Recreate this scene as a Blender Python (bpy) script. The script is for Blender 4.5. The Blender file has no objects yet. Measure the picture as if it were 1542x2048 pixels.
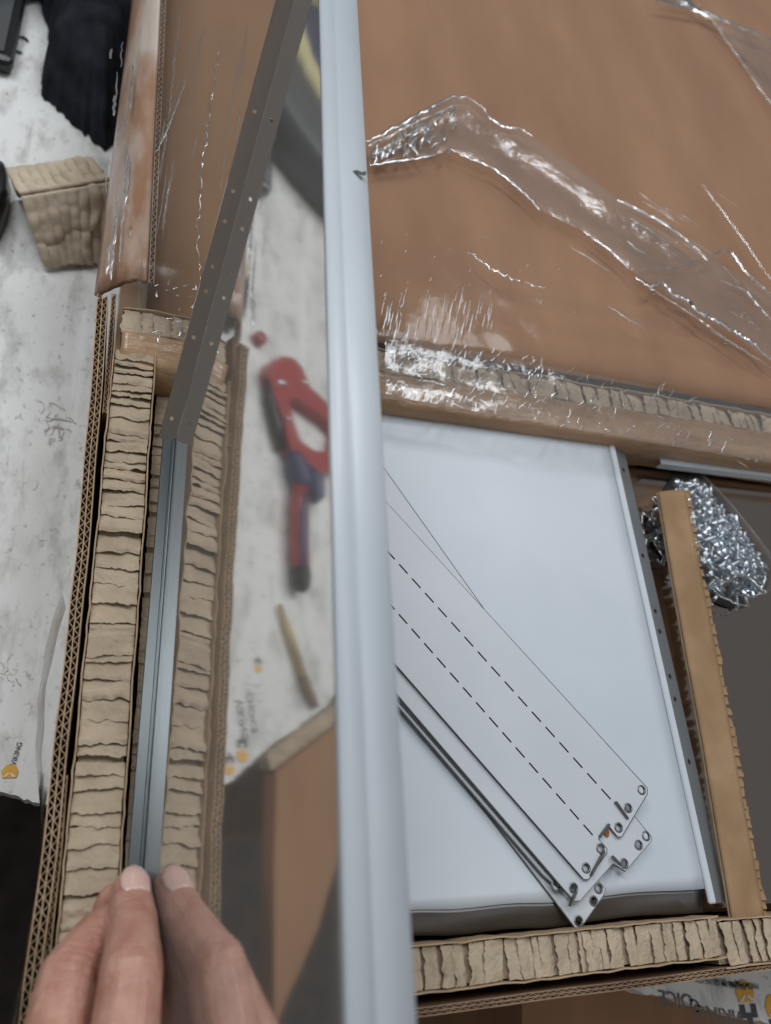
import bpy, bmesh, math, random
from mathutils import Vector, Matrix, noise
random.seed(7)
SC = bpy.context.scene
COL = SC.collection
R_ = math.radians

# ------------------------------------------------------------------ camera
F_PX = 1585.0
CAM = Vector((0, 0, .33))
RM = Matrix(((0.94563648, 0.07910993, 0.31545724),
             (-0.06806787, -0.90033998, 0.42983099),
             (0.31802267, -0.42793636, -0.84600949)))      # camera (right, down, forward) -> world
cd = bpy.data.cameras.new('camera'); cam = bpy.data.objects.new('camera', cd); COL.objects.link(cam)
m3 = Matrix((RM.col[0], -RM.col[1], -RM.col[2])).transposed()
cam.matrix_world = Matrix.Translation(CAM) @ m3.to_4x4()
cd.sensor_fit = 'VERTICAL'; cd.sensor_height = 24.0; cd.sensor_width = 18.07
cd.lens = F_PX / 2048 * 24.0
cd.clip_start = .01; cd.clip_end = 50
cd.dof.use_dof = True; cd.dof.focus_distance = .37; cd.dof.aperture_fstop = cd.lens / 3.6
SC.camera = cam
SC.render.resolution_x = 771; SC.render.resolution_y = 1024

# ------------------------------------------------------------------ world and lamps
w = bpy.data.worlds.new('World'); SC.world = w; w.use_nodes = True
bg = w.node_tree.nodes['Background']; bg.inputs[0].default_value = (.80, .80, .80, 1); bg.inputs[1].default_value = .15
def lamp(name, loc, target, sx, sy, power, color=(.93, .97, 1.0)):
    l = bpy.data.lights.new(name, 'AREA'); l.shape = 'RECTANGLE'; l.size = sx; l.size_y = sy
    l.energy = power; l.color = color
    o = bpy.data.objects.new(name, l); COL.objects.link(o); o.location = loc
    d = Vector(target) - Vector(loc); o.rotation_euler = d.to_track_quat('-Z', 'Y').to_euler()
    return o
lamp('unseen_overhead_lamp', (-.75, .95, 2.1), (.05, .2, 0), .34, 1.5, 23)
lamp('unseen_overhead_lamp', (.80, 1.25, 2.05), (.25, .3, 0), .34, 1.5, 19)  # unseen lamp placed to make the film creases glint
lamp('unseen_overhead_lamp', (1.1, -.7, 2.3), (.15, .2, 0), .34, 1.5, 8)  # unseen weaker fill lamp added from the near side
SC.view_settings.view_transform = 'Standard'; SC.view_settings.look = 'None'
SC.view_settings.exposure = 0.08; SC.view_settings.gamma = 1.0

# ------------------------------------------------------------------ helpers
def U(px, py, z=0.0):
    r = RM @ Vector((px - 771, py - 1024, F_PX))
    return CAM + r * ((z - CAM.z) / r.z)
def rnd(a, b): return random.uniform(a, b)
def nz(*p): return noise.noise(Vector(p))

def tag(o, label, cat, group=None, kind=None):
    if label: o['label'] = label
    if cat: o['category'] = cat
    if group: o['group'] = group
    if kind: o['kind'] = kind
    return o
def thing(name, label, cat, base=(0, 0, 0), group=None):
    o = bpy.data.objects.new(name, None); COL.objects.link(o); o.location = base
    o.empty_display_size = .01
    return tag(o, label, cat, group)
def mesh(name, verts, faces, mat, parent=None, smooth=False):
    me = bpy.data.meshes.new(name); me.from_pydata([tuple(v) for v in verts], [], faces); me.update()
    return link(name, me, mat, parent, smooth)
def link(name, me, mat, parent=None, smooth=False):
    o = bpy.data.objects.new(name, me); COL.objects.link(o)
    if mat: me.materials.clear(); me.materials.append(mat)
    if smooth:
        for p in me.polygons: p.use_smooth = True
    if parent:
        o.parent = parent; b = Vector(parent.location); pp = parent.parent
        while pp: b += Vector(pp.location); pp = pp.parent
        o.location = -b
    return o
def solid(o, t, off=-1):
    m = o.modifiers.new('thickness', 'SOLIDIFY'); m.thickness = t; m.offset = off; return o
def boxmesh(lo, hi):
    x0, y0, z0 = lo; x1, y1, z1 = hi
    v = [(x0,y0,z0),(x1,y0,z0),(x1,y1,z0),(x0,y1,z0),(x0,y0,z1),(x1,y0,z1),(x1,y1,z1),(x0,y1,z1)]
    f = [(0,3,2,1),(4,5,6,7),(0,1,5,4),(1,2,6,5),(2,3,7,6),(3,0,4,7)]
    return v, f
def box(name, lo, hi, mat, parent=None, bev=0.0):
    v, f = boxmesh(lo, hi); o = mesh(name, v, f, mat, parent)
    if bev:
        m = o.modifiers.new('bevel', 'BEVEL'); m.width = bev; m.segments = 2
    return o
def ribbon(name, pts, t, z0, z1, mat, parent=None, smooth=False, rag=0.0):
    """a vertical sheet of thickness t along a plan polyline, top edge uneven by rag"""
    n = len(pts); v = []; f = []
    for i, p in enumerate(pts):
        a = pts[max(0, i-1)]; b = pts[min(n-1, i+1)]
        d = Vector((b[0]-a[0], b[1]-a[1])).normalized(); nn = Vector((-d.y, d.x)) * t/2
        zt = (z1(i) if callable(z1) else z1) + rag * nz(i*.37, z0*50, pts[0][0]*90) + rag*.6*nz(i*1.3, 5, pts[0][1]*70)
        v += [(p[0]-nn.x, p[1]-nn.y, z0), (p[0]+nn.x, p[1]+nn.y, z0), (p[0]+nn.x, p[1]+nn.y, zt), (p[0]-nn.x, p[1]-nn.y, zt)]
        if i:
            k = 4*(i-1); q = 4*i
            for j in range(4): f.append((k+j, q+j, q+(j+1) % 4, k+(j+1) % 4))
    f.append((0,1,2,3)); k = 4*(n-1); f.append((k+3,k+2,k+1,k))
    return mesh(name, v, f, mat, parent, smooth)
def plate(name, outline, holes, t, frame, mat, parent=None, edge=None):
    """flat sheet with real holes; outline/holes in the frame's xy, thickness t downwards"""
    cu = bpy.data.curves.new(name, 'CURVE'); cu.dimensions = '2D'; cu.fill_mode = 'BOTH'; cu.extrude = t/2
    for loop in [outline] + holes:
        s = cu.splines.new('POLY'); s.points.add(len(loop)-1); s.use_cyclic_u = True
        for q, p in zip(s.points, loop): q.co = (p[0], p[1], 0, 1)
    tmp = bpy.data.objects.new('tmp', cu); COL.objects.link(tmp)
    dg = bpy.context.evaluated_depsgraph_get(); dg.update()
    me = bpy.data.meshes.new_from_object(tmp.evaluated_get(dg)); bpy.data.objects.remove(tmp); bpy.data.curves.remove(cu)
    me.transform(Matrix.Translation((0, 0, -t/2)))
    o = link(name, me, mat, parent)
    if edge:
        me.materials.append(edge)
        for p in me.polygons:
            if abs(p.normal.z) < .5: p.material_index = 1
    me.transform(frame); me.name = name
    return o
def circ(x, y, r, n=12, ry=None): return [(x+r*math.cos(2*math.pi*i/n), y+(ry or r)*math.sin(2*math.pi*i/n)) for i in range(n)]
def frame_from(o, x, y):
    x = Vector(x).normalized(); z = x.cross(Vector(y)).normalized(); y = z.cross(x)
    m = Matrix((x, y, z)).transposed().to_4x4(); m.translation = o; return m
def evaluated(o):
    dg = bpy.context.evaluated_depsgraph_get(); dg.update()
    return bpy.data.meshes.new_from_object(o.evaluated_get(dg))

# ------------------------------------------------------------------ materials
def mat(name, base, rough=.6, metal=0.0, spec=.5):
    m = bpy.data.materials.new(name); m.use_nodes = True
    b = m.node_tree.nodes['Principled BSDF']
    b.inputs['Base Color'].default_value = (*base, 1); b.inputs['Roughness'].default_value = rough
    b.inputs['Metallic'].default_value = metal; b.inputs['Specular IOR Level'].default_value = spec
    return m
def N(m, t, **kw):
    n = m.node_tree.nodes.new(t)
    for k, v in kw.items():
        if k in n.inputs: n.inputs[k].default_value = v
        else: setattr(n, k, v)
    return n
def L(m, a, b): m.node_tree.links.new(a, b)
def bsdf(m): return m.node_tree.nodes['Principled BSDF']
def varied(m, c1, c2, scale, stretch=(1, 1, 1), detail=5, lo=.35, hi=.65, bump=0.0, bscale=None, bdist=.0005):
    tc = N(m, 'ShaderNodeTexCoord'); mp = N(m, 'ShaderNodeMapping'); mp.inputs['Scale'].default_value = stretch
    L(m, tc.outputs['Object'], mp.inputs[0])
    t = N(m, 'ShaderNodeTexNoise'); t.inputs['Scale'].default_value = scale; t.inputs['Detail'].default_value = detail
    L(m, mp.outputs[0], t.inputs['Vector'])
    r = N(m, 'ShaderNodeValToRGB'); r.color_ramp.elements[0].position = lo; r.color_ramp.elements[1].position = hi
    r.color_ramp.elements[0].color = (*c1, 1); r.color_ramp.elements[1].color = (*c2, 1)
    L(m, t.outputs['Fac'], r.inputs[0]); L(m, r.outputs[0], bsdf(m).inputs['Base Color'])
    if bump:
        t2 = N(m, 'ShaderNodeTexNoise'); t2.inputs['Scale'].default_value = bscale or scale*4; t2.inputs['Detail'].default_value = 6
        L(m, mp.outputs[0], t2.inputs['Vector'])
        b = N(m, 'ShaderNodeBump'); b.inputs['Strength'].default_value = bump; b.inputs['Distance'].default_value = bdist
        L(m, t2.outputs['Fac'], b.inputs['Height']); L(m, b.outputs[0], bsdf(m).inputs['Normal'])
    return m, r, mp
M = {}
M['kraft'], _, _ = varied(mat('kraft_board', (.4, .2, .11), .75, spec=.3), (.285, .148, .076), (.385, .212, .116), 24, (1, .3, 1), detail=12, lo=.25, hi=.75, bump=.45, bscale=420)
M['paper'], _, _ = varied(mat('honeycomb_paper', (.4, .3, .2), .85, spec=.2), (.40, .318, .228), (.515, .415, .305), 60, (1, 1, 1), bump=.5, bscale=900)
M['liner'], _, _ = varied(mat('liner_paper', (.45, .3, .17), .8, spec=.2), (.38, .265, .165), (.48, .345, .22), 80, bump=.3, bscale=700)
M['flute'], _, _ = varied(mat('flute_paper', (.3, .2, .13), .85, spec=.2), (.33, .235, .155), (.45, .33, .22), 90)
M['oldboard'], _, _ = varied(mat('worn_board', (.3, .2, .13), .8, spec=.2), (.20, .125, .08), (.36, .245, .16), 35, bump=.4, bscale=300)
M['taped'], _, _ = varied(mat('taped_board', (.4, .22, .12), .22, spec=.6), (.36, .215, .12), (.50, .32, .19), 40, (.3, 1, 1), bump=.8, bscale=130, bdist=.002)
M['white'], _, _ = varied(mat('white_coated_steel', (.7, .73, .77), .38), (.545, .595, .645), (.625, .67, .72), 9, bump=.04, bscale=900)
M['strip'], _, _ = varied(mat('white_steel_strip', (.66, .68, .71), .42), (.53, .56, .60), (.59, .615, .65), 12)
M['steel'] = mat('brushed_steel', (.165, .186, .196), .30, 1.0)
M['sidesteel'] = mat('plain_steel', (.60, .535, .485), .11, 1.0)
M['steel2'] = mat('zinc_steel', (.62, .66, .70), .26, 1.0)
M['darksteel'] = mat('mirror_steel_sheet', (.60, .53, .48), .12, 1.0)
M['edgesteel'] = mat('dull_steel_edge', (.20, .20, .205), .38, 1.0)
M['screw'] = mat('blue_zinc', (.60, .66, .72), .30, 1.0)
M['flange'] = mat('dull_zinc_flange', (.38, .41, .44), .45, .8)
M['cutedge_shade'] = mat('cut_edge_and_shadow', (.10, .10, .10), .5, .5)  # cut sheet sides and the strips' drawn shadow lines
M['scuff'] = mat('scuff_grey', (.45, .42, .37), .7)
M['rim'] = mat('dark_hole_rim', (.16, .16, .16), .35, .8)
M['kstrip'], _, _ = varied(mat('tan_kraft', (.4, .25, .13), .8, spec=.2), (.30, .188, .102), (.385, .25, .145), 40, (1, 1, 1), bump=.4, bscale=500)
M['black'] = mat('black_plastic', (.012, .012, .013), .35)
M['ink'] = mat('grey_print', (.13, .13, .135), .6)
M['orange'] = mat('orange_print', (.80, .42, .04), .55)
M['darkprint'] = mat('charcoal_print', (.06, .062, .07), .6)
M['rust'] = mat('rust', (.25, .10, .02), .9)

# mirror-finish steel with a light haze over it
m = mat('polished_steel', (.80, .785, .765), .055, 1.0); M['mirror'] = m
tc = N(m, 'ShaderNodeTexCoord'); t = N(m, 'ShaderNodeTexNoise'); t.inputs['Scale'].default_value = 14; L(m, tc.outputs['Object'], t.inputs[0])
bp = N(m, 'ShaderNodeBump'); bp.inputs['Strength'].default_value = .06; bp.inputs['Distance'].default_value = .002
L(m, t.outputs['Fac'], bp.inputs['Height']); L(m, bp.outputs[0], bsdf(m).inputs['Normal'])
df = N(m, 'ShaderNodeBsdfDiffuse'); df.inputs[0].default_value = (.62, .60, .57, 1)
mx = N(m, 'ShaderNodeMixShader'); mx.inputs[0].default_value = .15
L(m, bsdf(m).outputs[0], mx.inputs[1]); L(m, df.outputs[0], mx.inputs[2])
L(m, mx.outputs[0], m.node_tree.nodes['Material Output'].inputs[0])

# clear film
def film(name, gloss, milk, rough=.06, bump=.0, bscale=60):
    m = bpy.data.materials.new(name); m.use_nodes = True; nt = m.node_tree; nt.nodes.remove(bsdf(m))
    tr = N(m, 'ShaderNodeBsdfTransparent'); tr.inputs[0].default_value = (.97, .97, .97, 1)
    gl = N(m, 'ShaderNodeBsdfGlossy'); gl.inputs['Roughness'].default_value = rough
    di = N(m, 'ShaderNodeBsdfDiffuse'); di.inputs[0].default_value = (.85, .86, .87, 1)
    fr = N(m, 'ShaderNodeFresnel'); fr.inputs[0].default_value = 1.45
    mu = N(m, 'ShaderNodeMath', operation='MULTIPLY'); mu.inputs[1].default_value = gloss; L(m, fr.outputs[0], mu.inputs[0])
    a = N(m, 'ShaderNodeMixShader'); a.inputs[0].default_value = milk
    L(m, tr.outputs[0], a.inputs[1]); L(m, di.outputs[0], a.inputs[2])
    b = N(m, 'ShaderNodeMixShader'); L(m, mu.outputs[0], b.inputs[0]); L(m, a.outputs[0], b.inputs[1]); L(m, gl.outputs[0], b.inputs[2])
    L(m, b.outputs[0], nt.nodes['Material Output'].inputs[0])
    if bump:
        tc = N(m, 'ShaderNodeTexCoord'); t = N(m, 'ShaderNodeTexNoise'); t.inputs['Scale'].default_value = bscale; t.inputs['Detail'].default_value = 4
        L(m, tc.outputs['Object'], t.inputs[0])
        bp = N(m, 'ShaderNodeBump'); bp.inputs['Strength'].default_value = bump; bp.inputs['Distance'].default_value = .003
        L(m, t.outputs['Fac'], bp.inputs['Height'])
        for q in (gl, fr): L(m, bp.outputs[0], q.inputs['Normal'])
    return m
M['film'] = film('stretch_film', .5, .03, .10, .10, 40)
M['crease'] = film('film_fold', 15.0, .05, .24)
M['layer'] = film('film_layer', 1.8, .07, .16, .5, 55)
M['bag'] = film('clear_bag', 1.3, .05, .10, .35, 60)

# scuffed white table board
m, r, mp = varied(mat('scuffed_white_board', (.68, .68, .66), .45), (.74, .74, .72), (.84, .84, .825), 7, lo=.3, hi=.7); M['table'] = m
base = r.outputs[0]
def scuff(prev, scale, stretch, rot, lo, hi, col, amt):
    tc = N(m, 'ShaderNodeTexCoord'); q = N(m, 'ShaderNodeMapping'); q.inputs['Scale'].default_value = stretch; q.inputs['Rotation'].default_value = (0, 0, rot)
    L(m, tc.outputs['Object'], q.inputs[0])
    t = N(m, 'ShaderNodeTexNoise'); t.inputs['Scale'].default_value = scale; t.inputs['Detail'].default_value = 7; t.inputs['Roughness'].default_value = .65
    L(m, q.outputs[0], t.inputs[0])
    g = N(m, 'ShaderNodeMapRange'); g.inputs[1].default_value = lo; g.inputs[2].default_value = hi; g.inputs[3].default_value = 0; g.inputs[4].default_value = amt
    L(m, t.outputs['Fac'], g.inputs[0])
    mx = N(m, 'ShaderNodeMix', data_type='RGBA'); L(m, g.outputs[0], mx.inputs[0]); L(m, prev, mx.inputs[6]); mx.inputs[7].default_value = (*col, 1)
    return mx.outputs[2]
c = scuff(base, 11, (1, .8, 1), 0, .52, .75, (.56, .55, .53), .5)
c = scuff(c, 60, (1, .45, 1), R_(42), .50, .70, (.38, .37, .35), .85)
c = scuff(c, 34, (1, .05, 1), R_(-35), .57, .66, (.93, .93, .92), .9)
c = scuff(c, 95, (1, .12, 1), R_(38), .60, .72, (.42, .41, .39), .6)
c = scuff(c, 24, (1, .5, 1), R_(-62), .58, .74, (.45, .44, .42), .5)
c = scuff(c, 210, (1, .8, 1), R_(60), .59, .70, (.24, .23, .22), .75)
L(m, c, bsdf(m).inputs['Base Color'])
M['floor'], _, _ = varied(mat('concrete', (.3, .29, .26), .8), (.25, .24, .21), (.36, .35, .31), 12, bump=.2)
M['mat'], _, _ = varied(mat('dark_brown_slab', (.03, .024, .022), .8), (.032, .024, .021), (.06, .046, .040), 25, bump=.4)
m, r, mp = varied(mat('skin', (.55, .33, .25), .42, spec=.45), (.44, .195, .14), (.62, .355, .27), 110, detail=9, lo=.3, hi=.7, bump=.7, bscale=800, bdist=.0007); M['skin'] = m
bsdf(m).inputs['Coat Weight'].default_value = .08
bsdf(m).inputs['Subsurface Weight'].default_value = .18; bsdf(m).inputs['Subsurface Radius'].default_value = (.004, .0015, .0008); bsdf(m).inputs['Subsurface Scale'].default_value = 1.0
M['nail'] = mat('nail', (.74, .50, .44), .18)
M['cloth'], _, _ = varied(mat('black_cloth', (.012, .014, .02), .9, spec=.15), (.010, .011, .016), (.026, .029, .038), 60, bump=.4, bscale=1500)
M['red'] = mat('red_plastic', (.36, .05, .05), .28)
M['blue'] = mat('navy_rubber', (.045, .05, .12), .5)
M['wood'] = mat('pale_wood', (.52, .38, .16), .6)
M['grey'] = mat('grey_tape', (.075, .08, .085), .5)
M['yellow'] = mat('yellowed_core', (.62, .55, .30), .5)

ZT = -.115            # table top
# ------------------------------------------------------------------ setting: floor
fl = mesh('floor', *boxmesh((-3, -3, -.96), (3, 3, -.94)), M['floor']); fl['kind'] = 'structure'
tag(box('dark_floor_slab', (-1.1, -.9, -.939), (.02, .65, -.925), M['mat'], bev=.004), 'dark brown slab on the concrete floor beside the table', 'mat')  # darker slab laid over the concrete on the left

# ------------------------------------------------------------------ table
tb = thing('work_table', 'scuffed white printed work table under the opened carton', 'table', (0.1, .5, -.94))
edge = [U(1760, 2110, ZT), U(1542, 2052, ZT), U(1420, 2018, ZT), U(1290, 1985, ZT), U(1000, 1930, ZT), Vector((.05, .02, ZT)), U(110, 1615, ZT), U(0, 1585, ZT),
        Vector((-.118, .066, ZT)), Vector((-.147, .090, ZT)), Vector((-.203, .126, ZT)), Vector((-.30, .20, ZT)), Vector((-.75, .42, ZT))]
rag = []
for i in range(len(edge)-1):
    for k in range(12):
        p = edge[i].lerp(edge[i+1], k/12)
        rag.append((p.x + .0015*nz(p.x*90, p.y*90, 1), p.y + .0022*nz(p.x*140, p.y*140, 4) + .0012*nz(p.x*420, p.y*420, 9)))
out = rag + [(-.75, .42), (-.75, 1.5), (1.1, 1.5), (1.1, -.16)]
plate('table_top', out, [], .016, Matrix.Translation((0, 0, ZT)), M['table'], tb)
for x, y in ((-.68, 1.4), (1.0, 1.4), (1.0, .1), (-.6, .95)):
    box('leg', (x-.03, y-.03, -.94), (x+.03, y+.03, ZT-.0165), M['oldboard'], tb, .004)

# printed marks on the table
def print_poly(name, pts, col, z=.0006):
    return mesh(name, [(p[0], p[1], ZT+z) for p in pts], [tuple(range(len(pts)))], M[col], tb)
def logo(x, y, s, a, letter=True):
    def T(q): return [(x+s*(u*math.cos(a)-v*math.sin(a)), y+s*(u*math.sin(a)+v*math.cos(a))) for u, v in q]
    print_poly('printed_crown', T([(-.5, .05), (.5, .05), (.62, .55), (.42, .95), (.2, 1.1), (-.2, 1.1), (-.42, .95), (-.62, .55)]), 'orange')
    print_poly('printed_crown', T([(-.52, .16), (-.30, .10), (-.04, .34), (-.10, .44), (-.34, .24)]), 'table', .0010)
    print_poly('printed_crown', T([(.52, .16), (.30, .10), (.04, .34), (.10, .44), (.34, .24)]), 'table', .0010)
    if letter: print_poly('printed_letter', T([(-.55, -.05), (-.2, -.05), (-.2, -.45), (.2, -.45), (.2, -.05), (.55, -.05), (.55, -.7), (.18, -.7), (.12, -1.1), (-.12, -1.1), (-.2, -.7), (-.55, -.7)]), 'darkprint')
def text(s, x, y, size, a, col='ink', flip=False):
    cu = bpy.data.curves.new('printed_text', 'FONT'); cu.body = s; cu.size = size; cu.align_x = 'CENTER'; cu.offset = size*.012
    o = bpy.data.objects.new('tmp', cu); COL.objects.link(o); me = evaluated(o); bpy.data.objects.remove(o)
    me.transform(Matrix.Translation((x, y, ZT+.0007)) @ Matrix.Rotation(a, 4, 'Z'))
    return link('printed_text', me, M[col], tb)
A = R_(168)
p = U(1493, 2006, ZT); logo(p.x, p.y, .0105, A-R_(170))
p = U(1436, 2012, ZT); text('ViKING', p.x+.0, p.y-.001, .0105, A)
p = U(1388, 1999, ZT); text('C', p.x, p.y, .010, A)
p = U(1350, 1985, ZT); text('OICE', p.x, p.y, .010, A)
for k in range(3):
    p = U(1440+26*k, 1962+1*k, ZT); text('PREMIUM QUALITY'[:15-4*k], p.x, p.y, .004, A)
p = U(1552, 2035, ZT); logo(p.x, p.y, .0105, A-R_(170))
p = U(20, 1545, ZT); logo(p.x, p.y-.003, .0062, R_(0), False)
p = U(38, 1508, ZT); text('ViKING', p.x, p.y, .0035, R_(80))
def scribble(cx, cy, s, n, col, seed):
    random.seed(seed)
    for k in range(n):
        q = Vector((cx+rnd(-s, s)*.6, cy+rnd(-s, s)*.8)); a = rnd(0, 6.28); v = []; f = []
        for i in range(9):
            d = Vector((math.cos(a), math.sin(a))); nn = Vector((-d.y, d.x))*s*rnd(.004, .022); z = ZT+.0004+.00002*k
            v += [(q.x-nn.x, q.y-nn.y, z), (q.x+nn.x, q.y+nn.y, z)]
            if i: f.append((2*i-2, 2*i, 2*i+1, 2*i-1))
            q = q + d*s*rnd(.04, .13); a += rnd(-.9, .9)
        mesh('scuff_mark', v, f, M[col], tb)
p = U(112, 850, ZT); scribble(p.x, p.y, .016, 16, 'scuff', 3)
p = U(20, 1340, ZT); scribble(p.x, p.y, .008, 10, 'scuff', 4)

# ------------------------------------------------------------------ builders for paper work
def corrugated(parent, path, z0, z1, rows=2, h=.0018, pitch=.0033, cols=('liner', 'flute', 'liner')):
    """a board seen on its cut edge: liners with waved flutes between; path(t) -> (x, y), t in metres"""
    f, length = path
    n = max(2, int(length/.004))
    def off(t, o):
        a = Vector(f(max(0, t-.001))); b = Vector(f(t+.001)); d = (b-a).normalized(); p = Vector(f(t))
        return (p.x - d.y*o, p.y + d.x*o)
    for k in range(rows+1):
        ribbon('liner', [off(length*i/n, k*h) for i in range(n+1)], .00045, z0, z1, M[cols[0] if k == 0 else cols[2]], parent, rag=.0008)
    ns = int(length/pitch*10)
    for k in range(rows):
        ph = k*1.9
        pts = []
        for i in range(ns+1):
            t = length*i/ns; o = (k+.5)*h + (h/2-.0004)*math.sin(2*math.pi*t/pitch + ph + .9*nz(t*70, k, 0))
            pts.append(off(t, o))
        ribbon('flute', pts, .0003, z0, z1-.0003, M[cols[1]], parent, rag=.0007)

def honeycomb(name, label, P0, e, a, length, wd, z, cell, seed, group, depth=.07, bow=0.0, mcol='paper', lcol='liner', skipliner=(), rough=1.0, fold=1):
    """a strip of honeycomb board on edge: two liners and the bent-over paper cell walls between them"""
    random.seed(seed)
    e = Vector(e).normalized(); a = Vector(a).normalized(); P0 = Vector(P0)
    root = thing(name, label, 'packing strip', (P0.x, P0.y, z-depth), group)
    def pos(s, t): # s along, t across
        b = bow*math.sin(math.pi*s/length) + .0006*nz(s*40, seed, 0)
        return P0 + e*s + a*(t + b)
    nl = int(length/.004)
    for k, t in enumerate((0, wd)):
        if k in skipliner: continue
        ribbon('liner', [pos(length*i/nl, t + (.0006*nz(i*.5, seed, k*9))) for i in range(nl+1)], .0006, z-depth, z+.0006, M[lcol], root, rag=.0016)
    # body under the cells
    b = .0012
    q = [pos(0, b), pos(length, b), pos(length, wd-b), pos(0, wd-b)]
    v = [(p.x, p.y, zz) for zz in (z-depth, z-.0040) for p in q]
    mesh('core', v, [(0,1,2,3),(4,5,6,7),(0,1,5,4),(1,2,6,5),(2,3,7,6),(3,0,4,7)], M[mcol], root)
    s = 0.0
    while s < length-.003:
        l = cell*rnd(.6, 1.45); gap = rnd(-.0018, -.0008) if rnd(0, 1) < .84 else rnd(.0004, .0022)
        if s+l > length: l = length-s
        nu, nv = 16, 6; v = []; f = []
        skew = rnd(-.18, .18)*l; zo = rnd(-.0007, .0004)*rough; tilt = rnd(-.0006, .0006)*rough; sd = rnd(0, 99)
        dip = rnd(.0007, .0019); lift = rnd(.0, .0012); wav = rnd(.0, .0006)
        for j in range(nv+1):
            tj = j/nv
            for i in range(nu+1):
                ti = i/nu
                edge = .0013*nz(ti*4.5, sd, 2)+.0006*nz(ti*17, sd, 7)
                ss = s + l*tj*fold if fold == 1 else s + l*(1-tj)
                if tj > .5: ss += fold*edge*(tj-.5)*2
                if tj < .2: ss += .0006*nz(ti*6, sd, 3)
                ss += skew*(ti-.5)
                zz = -dip*(1-tj)**2 + lift*tj*tj - .0009 + wav*math.sin(tj*6.3+sd)
                if j == nv: zz -= .0003
                zz += .0008*nz(ti*2.5, tj*2.2+sd, 11) + .00045*nz(ti*9, tj*6, sd)
                zz += zo + tilt*(ti-.5)*2
                tt = .0007 + (wd-.0014)*ti + .0004*nz(tj*3, sd, 21)*(1 if i in (0, nu) else 0)
                p = pos(min(max(ss, -.001), length+.001), tt); v.append((p.x, p.y, z+zz-.0004))
        for j in range(nv):
            for i in range(nu):
                k = j*(nu+1)+i; f.append((k, k+1, k+nu+2, k+nu+1))
        o = mesh('paper_cell', v, f, M[mcol], root); solid(o, .0004)
        s += l + gap*fold if fold == 1 else l + gap
    return root

# ------------------------------------------------------------------ main carton
ct = thing('open_carton', 'long open brown carton with corrugated walls on the white table', 'box', (.25, .12, ZT+.0005))
box('base', (-.0125, -.036, ZT+.0007), (.62, .60, ZT+.0055), M['oldboard'], ct)
def wallx(t): y = .272 - t; return (-.0198 + .0034*max(0, 1-((y-.10)/.19)**2) + .0006*nz(y*25, 0, 0), y)
wl = thing('wall', None, None, (-.018, .1, ZT)); wl.parent = ct; wl.location = Vector((-.018, .1, ZT)) - Vector(ct.location)
corrugated(wl, (wallx, .345), ZT+.001, .003, h=.0023, pitch=.0042)
# a second, thinner board tucked inside the far end and one at the near end
def in1(t): y = .276 - t; return (-.0128 + .0015*math.sin(t*14), y)
def in2(t): y = .047 - t; return (-.0128+ .0006*nz(y*30, 1, 0), y)
wl2 = thing('inner_flap', None, None, (-.012, .24, ZT)); wl2.parent = ct; wl2.location = Vector((-.012, .24, ZT)) - Vector(ct.location)
corrugated(wl2, (in1, .070), -.09, .001, rows=1, h=.0017, cols=('oldboard', 'oldboard', 'oldboard'))
wl3 = thing('inner_flap', None, None, (-.012, .01, ZT)); wl3.parent = ct; wl3.location = Vector((-.012, .01, ZT)) - Vector(ct.location)
corrugated(wl3, (in2, .110), -.09, -.001, rows=1, h=.0018, cols=('oldboard', 'flute', 'liner'))
def wally(t): x = .04 + t; return (x, -.0440 + .0008*nz(x*12, 3, 0))
wn = thing('wall', None, None, (.2, -.044, ZT)); wn.parent = ct; wn.location = Vector((.2, -.044, ZT)) - Vector(ct.location)
corrugated(wn, (wally, .58), ZT+.001, -.004, rows=2, h=.0014, pitch=.004, cols=('oldboard', 'oldboard', 'oldboard'))

# honeycomb packing
G = 'honeycomb packing strips'
honeycomb('honeycomb_strip', 'crumpled honeycomb paper strip along the carton side wall, beside the fingers', (-.0093, .2455), (0, -1), (1, 0), .330, .0192, 0.0, .0072, 11, G)
honeycomb('honeycomb_strip', 'lower honeycomb paper strip under the polished panel lip', (.0115, .2440), (0, -1), (1, 0), .275, .030, -.020, .0085, 12, G, depth=.06, skipliner=(0,))
honeycomb('honeycomb_strip', 'honeycomb paper strip beside the slotted strip ends along the near wall', (.2665, -.0205), (-1, 0), (0, -1), .2165, .0160, 0.0, .0066, 13, G, depth=.08)
honeycomb('honeycomb_strip', 'short honeycomb paper piece touching the end of the narrow kraft strip', (.3475, -.0240), (-1, .02), (0, -1), .080, .0185, -.003, .0075, 14, G, depth=.08)
honeycomb('honeycomb_strip', 'honeycomb paper strip under stretch film along the brown cover', (.4929, .2600), (-1, .018), (0, -1), .50, .0145, 0.0, .0085, 15, G, depth=.09, rough=1.3)

# taped brown edge board in front of the far strip
tp = thing('taped_board', 'brown board edge wrapped in shiny crinkled tape', 'board', (.2, .245, -.1))
def tape_strip(x0, x1):
    nx, ny = 160, 10; v = []; f = []
    for i in range(nx+1):
        x = x0+(x1-x0)*i/nx
        for j in range(ny+1):
            t = j/ny
            y = .2535 - .018*(x+.007) - t*.0165
            z = -.0005 - .0035*t - .003*t*t + .0011*nz(x*60, t*3, 5)+.0005*nz(x*190, t*7, 2)
            if j == ny: z -= .020
            v.append((x, y, z))
    for i in range(nx):
        for j in range(ny):
            k = i*(ny+1)+j; f.append((k, k+ny+1, k+ny+2, k+1))
    return mesh('board', v, f, M['taped'], tp, True)
solid(tape_strip(-.0065, .5), .003)

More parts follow.
